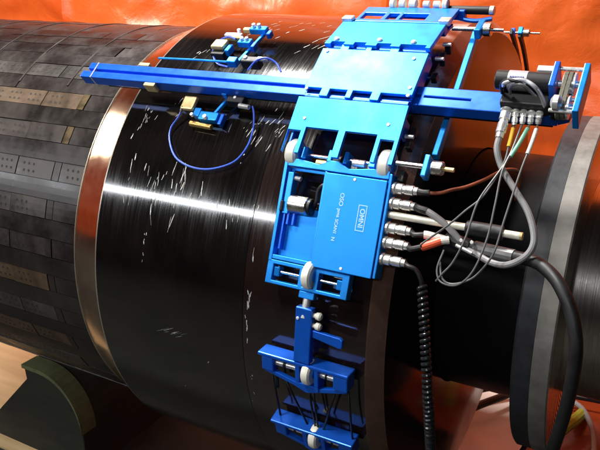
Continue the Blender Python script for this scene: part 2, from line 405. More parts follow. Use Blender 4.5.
# ------------------------------------------------------------------ armoured pipe
pipe = thing('armoured_pipe', 'dark pipe clad in rows of overlapping metal armour plates, left of the drum', 'pipe', (-.5, 0, Z0))
m = MB(); m.axial([(-1.6, .276), (-.0005, .276)], 120); m.build('core', M['seam'], pipe)
STEP = 360/74
tile_cache = {}
def tile_mesh(L, kind, mi):
    key = (round(L, 4), kind, mi)
    if key in tile_cache: return tile_cache[key]
    V = []; F = []; R1, R0 = .280, .2765; half = radians(STEP)*.5*.965; n = 3
    for (x) in (0.0006, L - .0006):
        for r in (R0, R1):
            for k in range(n + 1):
                t = -half + 2*half*k/n; V.append((x, -r*cos(t), r*sin(t)))
    q = n + 1
    for k in range(n):
        F.append((q + k, 3*q + k, 3*q + k + 1, q + k + 1))
    F += [tuple([q - 0 + k for k in range(n + 1)] + [k for k in range(n, -1, -1)]), tuple([3*q + k for k in range(n, -1, -1)] + [2*q + k for k in range(n + 1)])]
    F += [(0, 2*q, 3*q, q), (n, q + n, 3*q + n, 2*q + n)]
    mi_list = [0]*len(F)
    if kind == 'p':                    # bolt-hole groups
        g = .012
        while g + .022 < L:
            for c in range(3):
                for rr in (-.0045, .0045):
                    hx = g + c*.0085 + (.002 if rr < 0 else 0); b = len(V); R = .28025
                    for k in range(7):
                        a = 2*pi*k/7; x = hx + .0017*cos(a); y = rr + .0017*sin(a); t = y/.28
                        V.append((x, -R*cos(t), R*sin(t)))
                    F.append(tuple(range(b, b + 7))); mi_list.append(1)
            g += .036
    me = bpy.data.meshes.new('armour_plate'); me.from_pydata(V, [], F)
    me.materials.append(M['armour'][mi] if kind == 'n' else (M['armourp'][mi] if kind == 'p' else M['armourb'])); me.materials.append(M['hole'])
    for p, k in zip(me.polygons, mi_list): p.material_index = k
    bm = bmesh.new(); bm.from_mesh(me); bmesh.ops.recalc_face_normals(bm, faces=[f for f in bm.faces if f.material_index == 0]); bm.to_mesh(me); bm.free()
    tile_cache[key] = me; return me
def tile(x1, x0, th, kind, mi):
    o = bpy.data.objects.new('armour_plate', tile_mesh(x1 - x0, kind, mi)); COL.objects.link(o)
    o.parent = pipe; o.location = (x0 + .5, 0, 0)
    o.rotation_euler = (-radians(th), 0, 0); s = 1 + random.uniform(-.0022, .0022); o.scale = (1, s, s)
rows = []
for k in range(-11, 25):
    c = 35.6 + (k - 7)*STEP + STEP*0          # row centres; odd rows carry the holes
    rows.append((k, c))
for k, c in rows:
    perf = (k % 2 == 1)
    mi = random.choice((0, 0, 1, 2)) if perf else random.randint(0, 1)
    if perf:
        if k == 9: mi = 1
        if k in (5, 3): mi = 0
        tile(0, -.040, c, 'n', 1) if k not in (5,) else tile(0, -.040, c, 'p', 0)
        tile(-.040, -.052, c, 'b', 0) if k in (7, 9) else tile(-.040, -.052, c, 'n', 1)
        for a, b in ((-.052, -.116), (-.116, -.300), (-.300, -.560)):
            tile(a, b, c, 'p' if c < 56 else 'n', mi if c < 56 else mi % 2)
    else:
        for a, b in ((0, -.180), (-.180, -.364), (-.364, -.56)) if c > 50 else (((0, -.30), (-.30, -.56)) if k % 4 else ((0, -.56),)):
            tile(a, b, c, 'n', mi)
for x in (-.0895, -.1795, -.2715, -.3635, -.4555):          # raised grease seams over the crown
    m = MB(); m.axial([(x - .0018, .2795), (x - .0014, .2806), (x + .0014, .2806), (x + .0018, .2795)], 60, 50, 118)
    m.build('seam_strap', M['armourp'][2], pipe)

# ------------------------------------------------------------------ end fitting: band, drum, neck, flange, hub
ef = thing('end_fitting', 'glossy black drum with polished copper-brown band, dark neck and grey flange', 'pipe fitting', (.2, 0, Z0))
m = MB(); m.axial([(0, .2800), (.026, .2894), (.052, .2988)], 180); m.build('tapered_band', M['band'], ef)
m = MB(); m.axial([(-.0012, .2795), (-.0012, .2806), (.0003, .2810), (.0003, .2800)], 180); m.build('band_lip', M['bandedge'], ef)
m = MB(); m.axial([(.0515, .2975), (.0520, .2996), (.054, .30)], 180); m.build('band_lip', M['bandedge'], ef)
m = MB(); m.axial([(.054, .30), (.10, .30), (.15, .30), (.20, .30), (.2545, .30), (.2550, .2994)], 220)
dr = m.build('drum', M['drum'], ef)
m = MB(); m.axial([(.2550, .2994), (.2556, .3004), (.30, .3004), (.35, .3004), (.392, .3004)], 220); m.build('drum_collar', M['collar'], ef)
m = MB(); m.axial([(.392, .3004), (.3935, .2995), (.4045, .2870), (.4058, .2860)], 200); m.build('chamfered_edge', M['chamfer'], ef)
m = MB(); m.axial([(.4058, .2860), (.4060, .2850), (.4060, .150)], 200); m.build('end_face', M['face'], ef)
m = MB(); m.axial([(.4060, .148), (.5038, .148)], 160); m.build('neck', M['neck'], ef)
m = MB(); m.axial([(.5038, .146), (.5038, .1960), (.5058, .1980), (.5226, .1980), (.5226, .1960)], 180); m.build('dark_ring', M['flange_dark'], ef)
m = MB(); m.axial([(.5226, .1955), (.5230, .1985), (.5395, .1985), (.5410, .1970)], 180); m.build('pale_ring', M['flange_light'], ef)
prof = [(.5410, .1970)]
r = .195
while r > .13:
    prof += [(.5410, r), (.5402, r - .0006), (.5402, r - .0016), (.5410, r - .0022)]; r -= .006
m = MB(); m.axial(prof + [(.5410, .127)], 180); m.build('machined_face', M['flange_face'], ef)
m = MB(); m.axial([(.5404, .128), (.5434, .1265), (.80, .1265), (.80, .10)], 160); m.build('hub', M['hub'], ef)
for o in ef.children:
    if o.name.startswith('machined_face'):
        for p in o.data.polygons: p.use_smooth = False
# scuffs: slivers of bare metal through the black paint
def scuffs(clusters):
    m = MB()
    for (x, th, sx, st, n, lmin, lmax, tilt) in clusters:
        for _ in range(max(3, int(n*.5))):
            cx = random.gauss(x, sx); ct = random.gauss(th, st); L = random.uniform(lmin, lmax); wd = random.uniform(.00015, .0007)
            sk = random.uniform(-.25, .25) + tilt
            pts = 3; V = []
            for i in range(pts + 1):
                s_ = i/pts; t_ = ct + (s_ - .5)*math.degrees(L/.3); xx = cx + (s_ - .5)*L*sk + random.uniform(-.0003, .0003)
                ww = wd*(.35 + .65*math.sin(pi*(.1 + .8*s_)))*random.uniform(.6, 1.2)
                V += [CP(xx - ww, t_, .30055 if xx > .257 else .30015), CP(xx + ww, t_, .30055 if xx > .257 else .30015)]
            m.add(V, [(2*i, 2*i + 1, 2*i + 3, 2*i + 2) for i in range(pts)])
    o = m.build('scuff_marks', M['scuff'], ef); o['kind'] = 'stuff'
SC = [(.080, 40.5, .006, 2.4, 34, .002, .008, .1), (.1175, 44, .006, 1.6, 12, .002, .008, .3), (.228, 40, .007, 2.0, 34, .003, .011, .35),
      (.252, 41.5, .006, 2.2, 26, .003, .010, .45), (.222, 34.5, .004, 1.2, 5, .001, .002, 0), (.146, 27.5, .035, 2.0, 36, .003, .016, .0),
      (.157, 29, .0015, 1.6, 7, .010, .022, .0), (.155, 21, .001, 1.8, 5, .010, .020, .05), (.262, 15.5, .0012, .9, 8, .004, .009, .05), (.263, 7.0, .0012, 1.6, 14, .004, .011, .05),
      (.262, 2.0, .0015, 1.6, 10, .003, .008, .05), (.123, 13, .0015, 2.4, 13, .0012, .004, 0), (.165, -4.0, .010, .35, 22, .002, .005, 2.4),
      (.16, 72, .015, 2.5, 18, .003, .008, .6), (.245, 66, .02, 4.0, 26, .004, .012, .8), (.10, 60, .006, 1.3, 10, .003, .008, .3),
      (.20, 76, .035, 2.0, 22, .003, .009, .7), (.19, 42, .03, 1.5, 10, .001, .004, .3), (.11, 24, .03, 4, 18, .003, .013, 0), (.225, 22, .025, 3, 16, .003, .012, 0),
      (.262, -14, .002, 5, 9, .001, .003, 0), (.19, -17, .03, 6, 7, .001, .003, 1), (.24, 52, .02, 3, 14, .002, .006, .5)]
scuffs(SC)

# ------------------------------------------------------------------ scanner carriage
T = .004
car = thing('scanner_carriage', 'bright blue hinged inspection carriage wrapped over the black drum', 'scanner', (.345, -.25, Z0 + .1))
def wheel(parent, x, th, r=.3125, R=.0122, w=.011):
    F = fr(th, r); m = MB(); p = F(x - w/2, 0, 0); q = F(x + w/2, 0, 0)
    m.revolve(p, q, [(0, R*.55), (0, R*.80), (w*.16, R*.96), (w*.5, R), (w*.84, R*.96), (w, R*.80), (w, R*.55)], 28)
    o = m.build('wheel', M['wheel'], parent)
    m = MB(); m.cyl(F(x - w/2 - .0015, 0, 0), F(x + w/2 + .0015, 0, 0), R*.42, 16); m.build('hub_cap', M['blue'], o)
    return o
def screw(parent, F, a, b, c, R=.0022, h=.0016, mt='screw'):
    m = MB(); m.revolve(F(a, b, c), F(a, b, c + h), [(0, R), (h*.6, R), (h, R*.7)], 14); return m.build('screw', M[mt], parent)
def rod(parent, p, q, r, mt='silver', name='axle'):
    m = MB(); m.cyl(p, q, r, 14); return m.build(name, M[mt], parent)

F1 = fr2(56.4, .342, 63.8, .3375); F2 = fr2(45.4, .3395, 56.0, .3415); F3 = fr2(36.0, .3355, 45.0, .3385)
F4 = fr2(17.0, .317, 34.0, .326); F0 = fr2(64.2, .337, 70.6, .335)
# upper frame link with three openings
m = MB(); m.plate(F0, [.300, .304, .327, .332, .343, .347, .374, .400], [0, .006, .022, .030, F0.L],
                  lambda i, j: not (j == 1 and i in (1, 3, 5)), -T, 0); p0 = m.build('link_plate', M['blue'], car, .0006)
m = MB(); m.box(F0, .304, .396, .002, .028, -.0150, -.0120); m.build('backing_plate', M['blue_dark'], car, .0005)
m = MB(); m.box(F0, .288, .300, -.004, .005, -.002, .004); m.build('hinge_lug', M['nickel'], car, .001)
m = MB(); m.box(F0, .392, .403, -.004, .006, -.002, .004); m.build('hinge_lug', M['nickel'], car, .001)
# plate below it, stepped lower edge
m = MB(); L = F1.L
m.plate(F1, [.290, .297, .311, .322, .334, .346, .360, .370, .395, .400], [-.004, .0012, L - .001], lambda i, j: j == 1 or i in (0, 2, 4, 6, 8), -T, .0006)
m.build('hinged_plate', M['blue_plate'], car, .0006)
for a, b in ((.3005, .004), (.346, .0055), (.381, .004)): screw(car, F1, a, b, .0006, .0026, .0022)
# large glare plate
m = MB(); L = F2.L
m.plate(F2, [.290, .309, .318, .336, .342, .361, .370, .400], [-.003, .0062, L - .006, L], lambda i, j: (j == 1) or (j == 0 and i in (1, 3, 5)) or (j == 2 and i in (1, 3, 5)), -T, 0)
m.build('hinged_plate', M['blue_plate'], car, .0006)
for a, b in ((.2935, .004), (.2965, L - .010), (.3965, .005), (.3955, .014), (.388, L - .014)): screw(car, F2, a, b, 0, .0018, .0012)
m = MB(); m.cyl(F2(.292, .000, -.0085), F2(.398, .000, -.0085), .005, 16); m.build('hinge_barrel', M['blue_dark'], car)
m = MB(); m.cyl(F2(.292, L + .001, -.0085), F2(.398, L + .001, -.0085), .005, 16); m.build('hinge_barrel', M['blue_dark'], car)
m = MB(); m.cyl(F1(.300, F1.L + .002, -.009), F1(.398, F1.L + .002, -.009), .005, 16); m.build('hinge_barrel', M['blue_dark'], car)
# plate with wheel cut-outs
L = F3.L
m = MB(); m.plate(F3, [.2880, .2885, .3022, .3065, .3405, .3475, .3790, .3830, .3963, .4000], [-.0075, .004, .0155, .0195, L - .0075, L - .0025],
                  lambda i, j: (j == 3) or (j == 4 and i not in ()) or (j == 2 and i not in (3, 5)) or (j in (0, 1) and i in (0, 4, 2, 6, 8)), -T, 0)
m.build('wheel_plate', M['blue_plate'], car, .0008)
for a, b in ((.302, .028), (.3865, .030)): screw(car, F3, a, b, 0, .0016, .0010)
# side cheeks of the plates
for F, L_, a0, a1 in ((F2, F2.L, .2905, .2930), (F3, F3.L, .2905, .2930), (F2, F2.L, .3970, .3995), (F3, F3.L - .02, .3970, .3995)):
    m = MB(); m.box(F, a0, a1, (.003 if L_ < .034 else .002) + (.020 if F is F3 and a0 > .39 else 0), L_ - .003 + (.02 if F is F3 and a0 > .39 else 0) - (.01 if F is F3 else 0), -.0175, -T - .0003)
    m.build('side_cheek', M['blue_dark'], car, .0005)
# axle row between wheel plate and box
for x in (.2950, .3895): wheel(car, x, 35.6, .3190, .0142, .0118)
Fa = fr(35.6, .3185)
rod(car, Fa(.303, 0, 0), Fa(.333, 0, 0), .0018); rod(car, Fa(.350, 0, 0), Fa(.382, 0, 0), .0018)
for a0, a1 in ((.3040, .3095), (.3315, .3360), (.3480, .3520), (.3735, .3800)):
    m = MB(); m.box(Fa, a0, a1, -.0055, .0065, -.008, .0055); m.build('bearing_block', M['blue'], car, .0008)
m = MB(); m.cyl(Fa(.3565, -.002, .001), Fa(.3690, -.002, .001), .0036, 14); m.build('spring', M['nickel'], car)
m = MB(); m.cyl(Fa(.3375, -.003, 0), Fa(.3465, -.003, 0), .0065, 18); m.build('pivot_drum', M['black'], car)
m = MB(); m.box(Fa, .318, .330, -.0075, -.003, -.006, .001); m.build('copper_shoe', M['brass'], car, .001)
# box: tray, webs, cover
L = F4.L
m = MB()
m.plate(F4, [.294, .297, .3335, .338, .3975], [.001, .003, .052, .086, L - .004], lambda i, j: not (j == 2 and i == 1), -.0120, -.0090)
m.build('tray', M['blue_plate'], car, .0005)
m = MB(); m.box(F4, .290, .2935, -.002, L - .001, -.0145, .0003); m.build('box_wall', M['blue'], car, .0006)
m = MB(); m.box(F4, .3972, .4000, .001, L - .001, -.0145, .0010); m.build('box_wall', M['blue'], car, .0006)
m = MB(); m.prism(F4, [(.2937, L - .006), (.337, L - .006), (.3968, L - .006), (.3968, L + .0015), (.380, L + .0015), (.357, L - .0015), (.3455, L + .004), (.3375, L + .004), (.327, L - .0010), (.306, L + .0015), (.2937, L + .0015)], -.012, .0002)
m.build('top_web', M['blue'], car, .0006)
m = MB(); m.box(F4, .2937, .3335, .0, .0042, -.009, .0002); m.build('box_wall', M['blue'], car, .0006)
m = MB(); m.box(F4, .3335, .3362, .0045, L - .0065, -.009, -.0002); m.build('box_wall', M['blue'], car, .0005)
m = MB(); m.box(F4, .2968, .2988, .010, .050, -.0088, -.002); m.build('tray_rib', M['blue_dark'], car, .0004)
cov = MB(); cov.box(F4, .3366, .3968, .0005, L - .0075, .0003, .0030); cover = cov.build('cover_plate', M['blue_plate'], car, .0006)
cover['label'] = 'plain blue cover plate with white lettering and boxed emblem'
for a, b in ((.3660, L - .0105), (.3672, .0040)): screw(cover, F4, a, b, .0030, .0014, .0006)
def text(body, F, a, b, c, size, parent, rot=-90, mt='print', name='lettering', bold=0):
    cu = bpy.data.curves.new(name, 'FONT'); cu.body = body; cu.size = size; cu.extrude = .00008; cu.offset = bold
    cu.align_x = 'CENTER'; cu.align_y = 'CENTER'
    t = bpy.data.objects.new(name, cu); COL.objects.link(t); dg = bpy.context.evaluated_depsgraph_get()
    me = bpy.data.meshes.new_from_object(t.evaluated_get(dg)); bpy.data.objects.remove(t)
    k = radians(rot); base = root_loc(parent)
    for v in me.vertices:
        x, y, z = v.co; v.co = F(a + x*cos(k) - y*sin(k), b + x*sin(k) + y*cos(k), c + z) - base
    me.materials.clear(); me.materials.append(M[mt])
    o = bpy.data.objects.new(name, me); COL.objects.link(o); o.parent = parent; return o
text('OSO', F4, .3565, .0655, .0032, .0058, cover, bold=.0001); text('pma', F4, .3558, .0530, .0032, .0048, cover, bold=.0001)
text('SCAN1', F4, .3551, .0405, .0032, .0044, cover, bold=.0001); text('N', F4, .3544, .0290, .0032, .0048, cover, bold=.0001)
e = MB()
for a0, a1, b0, b1 in ((.3742, .3749, .0400, .0635), (.3820, .3827, .0400, .0635), (.3749, .3820, .0400, .0407), (.3749, .3820, .0628, .0635)):
    e.box(F4, a0, a1, b0, b1, .0031, .00325)
e.build('emblem_border', M['print'], cover)
text('OMNI', F4, .37845, .0517, .00315, .0066, cover, name='emblem', bold=.00012)
# drive motor inside the pocket
m = MB(); m.cyl(F4(.3015, .054, -.004), F4(.3215, .054, -.004), .0088, 24); mo = m.build('pocket_motor', M['silver'], car)
m = MB(); m.cyl(F4(.3215, .054, -.004), F4(.3255, .054, -.004), .0080, 24); m.build('motor_cap', M['black'], mo)
m = MB(); m.box(F4, .2950, .3012, .044, .084, -.012, -.001); m.build('motor_bracket', M['blue'], car, .0008)
m = MB(); m.tube(spline([F4(.3255, .056, -.004), F4(.3285, .060, -.003), F4(.329, .070, -.002), F4(.3325, .0755, -.002), F4(.337, .0765, -.004)]), .0018, 10); m.build('motor_lead', M['rubber'], car)
m = MB(); m.cyl(F4(.300, .079, -.005), F4(.3085, .0785, -.004), .0022, 12); m.build('stub_pin', M['nickel'], car)
for a in (.3000, .3060):
    m = MB(); m.box(F4, a, a + .0025, .034, .046, -.0088, -.003); m.build('tray_fin', M['blue_dark'], car, .0005)
m = MB(); m.box(F4, .2932, .2960, .046, .056, -.009, .002); m.build('black_clip', M['black'], car, .0008)
# lower wheel frame
m = MB(); m.plate(F4, [.290, .2965, .3250, .3295, .3415, .3455, .3690, .3760], [-.0235, -.0200, -.0045, -.0006], lambda i, j: not (j == 1 and i in (1, 3, 5)), -.010, 0)
m.build('lower_frame', M['blue'], car, .0007)
m = MB(); m.box(F4, .3275, .3435, -.0305, -.0237, -.009, -.001); m.build('tongue', M['blue'], car, .0008)
wheel(car, .3355, 15.4, .3145, .0135, .0090)
Fb = fr(14.9, .3135)
rod(car, Fb(.3035, 0, 0), Fb(.3245, 0, 0), .0015); rod(car, Fb(.3460, 0, 0), Fb(.3690, 0, 0), .0015)
for a in (.2972, .3635):
    m = MB(); m.box(Fb, a, a + .0060, -.0045, .0045, -.006, .0028); m.build('bearing_block', M['blue'], car, .0008)
# stem and side bracket
Fs = fr(5.6, .3175)
m = MB(); m.cyl(F4(.3355, -.049, -.005), F4(.3355, -.0300, -.005), .0038, 16); m.build('stem_rod', M['nickel'], car)
m = MB(); m.prism(Fs, [(.3275, -.030), (.3445, -.030), (.3445, .0250), (.3275, .0250)], -.005, .0035); br = m.build('stem_bracket', M['blue_dark'], car, .0010)
screw(br, Fs, .3305, .014, .0035, .0016, .0012)
for b in (.0185, .0085):
    m = MB(); p = Fs(.3446, b, -.001); q = Fs(.3530, b, -.001); m.revolve(p, q, [(0, .0022), (.003, .0022), (.0031, .0034), (.0068, .0038), (.0084, .0024)], 16); m.build('knob_screw', M['wheel'], br)
m = MB(); m.prism(Fs, [(.3446, -.0030), (.3740, -.0075), (.3762, -.0060), (.3762, .0012), (.3735, .0032), (.3446, .0045)], -.0035, .0010); m.build('side_arm', M['blue_dark'], br, .0010)
# roller crossbars lower down the drum
def crossbar(th, dx, x0_, x1_):
    F = fr(th, .3125); g = bpy.data.objects.new('roller_crossbar', None); COL.objects.link(g)
    m = MB(); a0, a1 = x0_, x1_
    m.prism(F, [(a0, .0065), (a1, .0065), (a1, .0105), (a0, .0105)], -.008, .0095)
    o = m.build('roller_crossbar', M['blue_dark'], car, .0012); bpy.data.objects.remove(g)
    for s0, s1 in ((a0 + .004, a0 + .017), (a1 - .016, a1 - .001)):
        m = MB(); m.box(F, s0, s1, -.0085, .0063, -.008, .0085); m.build('end_block', M['blue_dark'], o, .0012)
    mid = .340 + dx
    m = MB(); m.box(F, mid - .0125, mid - .0080, -.0118, .0063, -.008, .0085); m.build('yoke', M['blue_dark'], o, .0008)
    m = MB(); m.box(F, mid + .0080, mid + .0125, -.0118, .0063, -.008, .0085); m.build('yoke', M['blue_dark'], o, .0008)
    m = MB(); m.prism(F, [(mid - .0125, -.0175), (mid, -.0215), (mid + .0125, -.0175), (mid + .0125, -.0120), (mid - .0125, -.0120)], -.006, .0080); m.build('yoke', M['blue_dark'], o, .0008)
    for (x0, b0), (x1, b1) in (((a0 + .006, -.0085), (mid - .011, -.0165)), ((a1 - .004, -.0085), (mid + .011, -.0165))):
        if x0 > x1: (x0, b0), (x1, b1) = (x1, b1), (x0, b0)
        m = MB(); m.prism(F, [(x0, b0 - .0022), (x1, b1 - .0022), (x1, b1 + .0022), (x0, b0 + .0022)], .001, .0065); m.build('brace', M['blue_dark'], o, .0006)
    for x0, x1 in ((a0 + .0172, mid - .0125), (mid + .0125, a1 - .0165)):
        m = MB(); m.cyl(F(x0, -.0005, .002), F(x1, -.0005, .002), .0030, 14); m.build('roller_pin', M['nickel'], o)
        m = MB(); m.cyl(F(x0 + (x1 - x0)*.36, -.0005, .002), F(x0 + (x1 - x0)*.50, -.0005, .002), .0036, 14); m.build('pin_collar', M['black'], o)
    w_ = wheel(o, mid, th - .2, .3140, .0130, .0092)
    return F
Fc = crossbar(-1.8, .001, .2870, .3850); Fd = crossbar(-16.6, .002, .2935, .3860)
for (a0, b0), (a1, b1) in (((.2965, -.009), (.301, .011)), ((.309, -.012), (.3325, .010)), ((.3385, -.021), (.3415, .010)), ((.3435, -.021), (.3445, .010)), ((.369, -.012), (.3505, .010)), ((.381, -.009), (.3825, .011))):
    m = MB(); m.tube([Fc(a0, b0, .000), Fd(a1, b1, .000)], .0011, 8); m.build('tie_wire', M['black'], car)
m = MB(); m.tube([Fc(.303, -.009, .001), Fc(.3035, -.03, .001)], .0022, 8); m.build('tie_wire', M['coilmat'], car)
# side chain outside the drum edge
def strip(x, ths, r, wd, tk, mt, name='side_strap', d=0):
    m = MB(); V = []; n = len(ths)
    for t in ths:
        for (xx, rr) in ((x, r), (x + wd, r), (x + wd, r - tk), (x, r - tk)): V.append(CP(xx, t, rr))
    fs = [(0, 1, 2, 3), tuple(4*(n - 1) + k for k in (3, 2, 1, 0))]
    for i in range(n - 1):
        for k in range(4): fs.append((4*i + k, 4*i + 4 + k, 4*i + 4 + (k + 1) % 4, 4*i + (k + 1) % 4))
    m.add(V, fs); return m.build(name, M[mt], car, .0008)
FS0, FS1 = CP(0, 40.2, .3055), CP(0, 66.0, .3270)
FSt = Frame(FS0, FS1 - FS0, Vector((1, 0, 0)).cross(FS1 - FS0)); FSt.L = (FS1 - FS0).length
m = MB(); m.box(FSt, .4222, .4278, -.004, FSt.L, -.008, .001); m.build('side_strap', M['blue'], car, .0008)
m = MB(); Fq = fr(35.4, .331); m.box(Fq, .4270, .4320, -.010, .010, -.008, .004); m.build('axle_lug', M['blue'], car, .001)
Fr = fr(64.2, .3315); m = MB(); m.box(Fr, .4282, .4345, -.010, .011, -.005, .005); m.build('axle_lug', M['blue'], car, .001)
rod(car, Fq(.402, 0, 0), Fq(.4275, 0, 0), .0022); rod(car, Fq(.4445, 0, 0), Fq(.4540, 0, 0), .0020, 'gold')
m = MB(); m.cyl(Fq(.4345, 0, 0), Fq(.4445, 0, 0), .0062, 20); m.build('collar', M['silver'], car)
rod(car, Fr(.404, 0, 0), Fr(.4285, 0, 0), .0022); rod(car, Fr(.4425, 0, 0), Fr(.4540, 0, 0), .0015)
m = MB(); m.cyl(Fr(.4348, 0, 0), Fr(.4425, 0, 0), .0064, 20); m.build('collar', M['silver'], car)
m = MB(); m.box(Fq, .4025, .4085, -.012, -.002, -.020, -.010); m.build('black_clip', M['black'], car, .001)
# far side of the side chain
Ft = fr(121, .3225)
strip(.3985, [120.5 + 2*k for k in range(0, 11)], .3225, .0042, .008, 'black'); strip(.3885, [119 + 2*k for k in range(0, 11)], .3225, .0042, .008, 'black')  # blue straps coloured black, their backlit shade put into the colour
m = MB(); m.box(Ft, .3978, .4040, -.006, .009, -.004, .006); m.build('axle_lug', M['blue'], car, .001)
m = MB(); m.box(Ft, .3880, .3932, -.004, .006, -.004, .005); m.build('axle_lug', M['blue_dark'], car, .001)
m = MB(); m.cyl(Ft(.4040, 0, 0), Ft(.4125, 0, 0), .0052, 18); m.build('collar', M['silver'], car)
rod(car, Ft(.376, 0, 0), Ft(.3978, 0, 0), .0016); rod(car, Ft(.4125, 0, 0), Ft(.4260, 0, 0), .0014)
# crown link with rollers over the top of the drum
Fu = fr(72.6, .3325)
m = MB(); m.box(Fu, .318, .405, -.012, -.004, -.010, .000); m.build('crown_bar', M['blue_dark'], car, .001)
for a in (.324, .334, .345, .360, .371, .381):
    m = MB(); m.cyl(Fu(a, -.006, .004), Fu(a + random.uniform(.005, .008), -.006, .004), random.choice((.0035, .0050, .0060)), 16); m.build('crown_roller', M['wheel'], car)
m = MB(); m.cyl(Fu(.386, -.004, -.002), Fu(.428, -.004, -.002), .0042, 14); m.build('crown_shaft', M['black'], car)
m = MB(); m.cyl(Fu(.428, -.004, -.002), Fu(.433, -.004, -.002), .0046, 14); m.build('shaft_cap', M['nickel'], car)
m = MB(); m.tube(spline([Fu(.395, -.010, -.008), Fu(.415, -.012, -.010), Fu(.432, -.010, -.008)]), .0022, 8); m.build('shaft_lead', M['blue_dark'], car)
# black latch details on the right cheek
for th, x, h in ((62, .4005, .010), (58.5, .4008, .012), (54, .4006, .008), (42, .4006, .008), (39.5, .4008, .010)):
    Fk = fr(th, .318); m = MB(); m.box(Fk, x, x + .006, -.004, .004, -.006, h - .006); m.build('latch', M['black'], car, .0012)
for th in (61, 57, 40.5):
    Fk = fr(th, .325); m = MB(); m.cyl(Fk(.4002, 0, 0), Fk(.4085, 0, 0), .0018, 10); m.build('latch_pin', M['nickel'], car)
# sockets along the right wall of the box
for b in (.0830, .0695, .0475, .0345, .0195):
    m = MB(); m.cyl(F4(.4000, b, -.006), F4(.4030, b, -.006), .0058, 18); m.build('socket', M['nickel'], car)

# ------------------------------------------------------------------ axial rail with belt drive
rail = thing('scan_rail', 'long blue grooved rail with belt-drive motor at its right end, crossing above the drum', 'rail', CP(.25, 47.7, .31))
FR = fr(47.7, .330); hw = .0108
m = MB(); m.box(FR, -.0080, .404, .0018, hw, -.013, 0); m.build('rail_bar', M['blue_dark'], rail, .0008)
m = MB(); m.box(FR, -.0130, .404, -hw, -.0018, -.013, 0); m.build('rail_bar', M['blue_dark'], rail, .0008)
m = MB(); m.box(FR, -.0060, .404, -.0018, .0018, -.012, -.0055); m.build('rail_groove', M['blue_dark'], rail)
m = MB(); m.box(FR, .003, .0048, -hw - .0002, hw + .0002, -.0125, .0004); m.build('end_band', M['nickel'], rail)
m = MB(); m.plate(FR, [.404, .4075, .4500, .5240], [-hw, -.0014, .0006, hw], lambda i, j: not (i == 1 and j == 1), -.013, 0); m.build('rail_arm', M['blue_dark'], rail, .0008)
m = MB(); m.box(FR, .406, .452, -.003, .002, -.012, -.004); m.build('rail_groove', M['black'], rail)
m = MB(); m.box(FR, .020, .520, -.009, .009, -.0170, -.0132); m.build('rail_underside', M['black'], rail)
m = MB(); m.prism(FR, [(.5242, -hw), (.5330, -.007), (.5345, 0), (.5330, .007), (.5242, hw)], -.012, -.001); m.build('rail_nose', M['blue_dark'], rail, .001)
FM = fr(48.9, .350)           # motor line
m = MB(); m.cyl(FM(.4725, 0, 0), FM(.5175, 0, 0), .0082, 28, .0008); mo = m.build('drive_motor', M['black'], rail)
m = MB(); m.cyl(FM(.4830, 0, 0), FM(.4985, 0, 0), .0084, 28, .0001); lb = m.build('motor_label', M['label'], mo)
m = MB()
for k in range(9): m.cyl(FM(.4850 + k*.0013, -.0028, .0072), FM(.4857 + k*.0013, -.0028, .0072), .0013, 6)
m.build('label_lettering', M['labelprint'], lb)
m = MB(); m.box(FM, .5176, .5222, -.0130, .0130, -.010, .012); m.build('motor_plate', M['blue_dark'], rail, .0008)
m = MB(); m.box(FM, .5035, .5170, .0095, .0150, -.008, .004); m.build('white_tag', M['white_sleeve'], rail, .0008)
m = MB(); m.box(FM, .5400, .5448, -.0360, .0135, -.011, .011); m.build('pulley_plate', M['blue'], rail, .0008)
for b in (.0, -.024):
    m = MB(); p = FM(.5225, b, 0); q = FM(.5400, b, 0)
    m.revolve(p, q, [(0, .003), (.004, .003), (.0041, .0095), (.0055, .0095), (.0056, .0080), (.0120, .0080), (.0121, .0095), (.0135, .0095), (.0136, .003), (.0175, .003)], 24); m.build('pulley', M['nickel'], rail)
m = MB()
n = 40; V = []; rr = .0092
def belt_pt(s):
    t = s % 1.0; per = 2*.024 + 2*pi*rr; d = t*per
    if d < .024: return (-.024 + d, rr)
    d -= .024
    if d < pi*rr: a = pi/2 - d/rr; return (rr*cos(a), rr*sin(a))
    d -= pi*rr
    if d < .024: return (-d, -rr)
    d -= .024; a = -pi/2 - d/rr; return (-.024 + rr*cos(a), rr*sin(a))
V = []; fs = []; n = 64
for i in range(n):
    b, c = belt_pt(i/n); g = .0009 if i % 2 else 0
    bb, cc = b, c
    for a in (.5272, .5300, .5306, .5334):
        V.append(FM(a, bb, cc*(1 + g*40)))
for i in range(n):
    j = (i + 1) % n
    for k in (0, 2): fs.append((4*i + k, 4*i + k + 1, 4*j + k + 1, 4*j + k))
m.add(V, fs); o = m.build('drive_belt', M['steel_belt'], rail); sm = o.modifiers.new('thickness', 'SOLIDIFY'); sm.thickness = .0012; sm.offset = 0
for b, c in ((.0105, .006), (-.033, .006), (-.010, -.007)):
    m = MB(); m.cyl(FM(.5222, b, c), FM(.5400, b, c), .0017, 10); m.build('spacer_rod', M['nickel'], rail)
m = MB(); m.revolve(FM(.5235, -.0300, .012), FM(.5320, -.0300, .012), [(0, .003), (.002, .006), (.006, .006), (.0085, .003)], 18); m.build('belt_tensioner', M['nickel'], rail)
m = MB(); m.box(FR, .4790, .5185, -.0125, .0085, .0004, .0150); jb = m.build('junction_box', M['black'], rail, .0018, 3)
for a, b in ((.4815, .0062), (.5060, .0062)): screw(jb, FR, a, b, .0150, .0016, .0010)
m = MB(); m.box(FR, .5190, .5255, -.0120, .0105, -.004, .0120); m.build('junction_box', M['black'], rail, .0015)
for k, a in enumerate((.4850, .4925, .4990, .5052, .5115)):
    m = MB(); R = .0042 if k == 0 else .0026
    m.cyl(FR(a, -.0150, .006), FR(a, -.0125, .006), R*1.25, 14); m.build('socket', M['nickel'], jb)
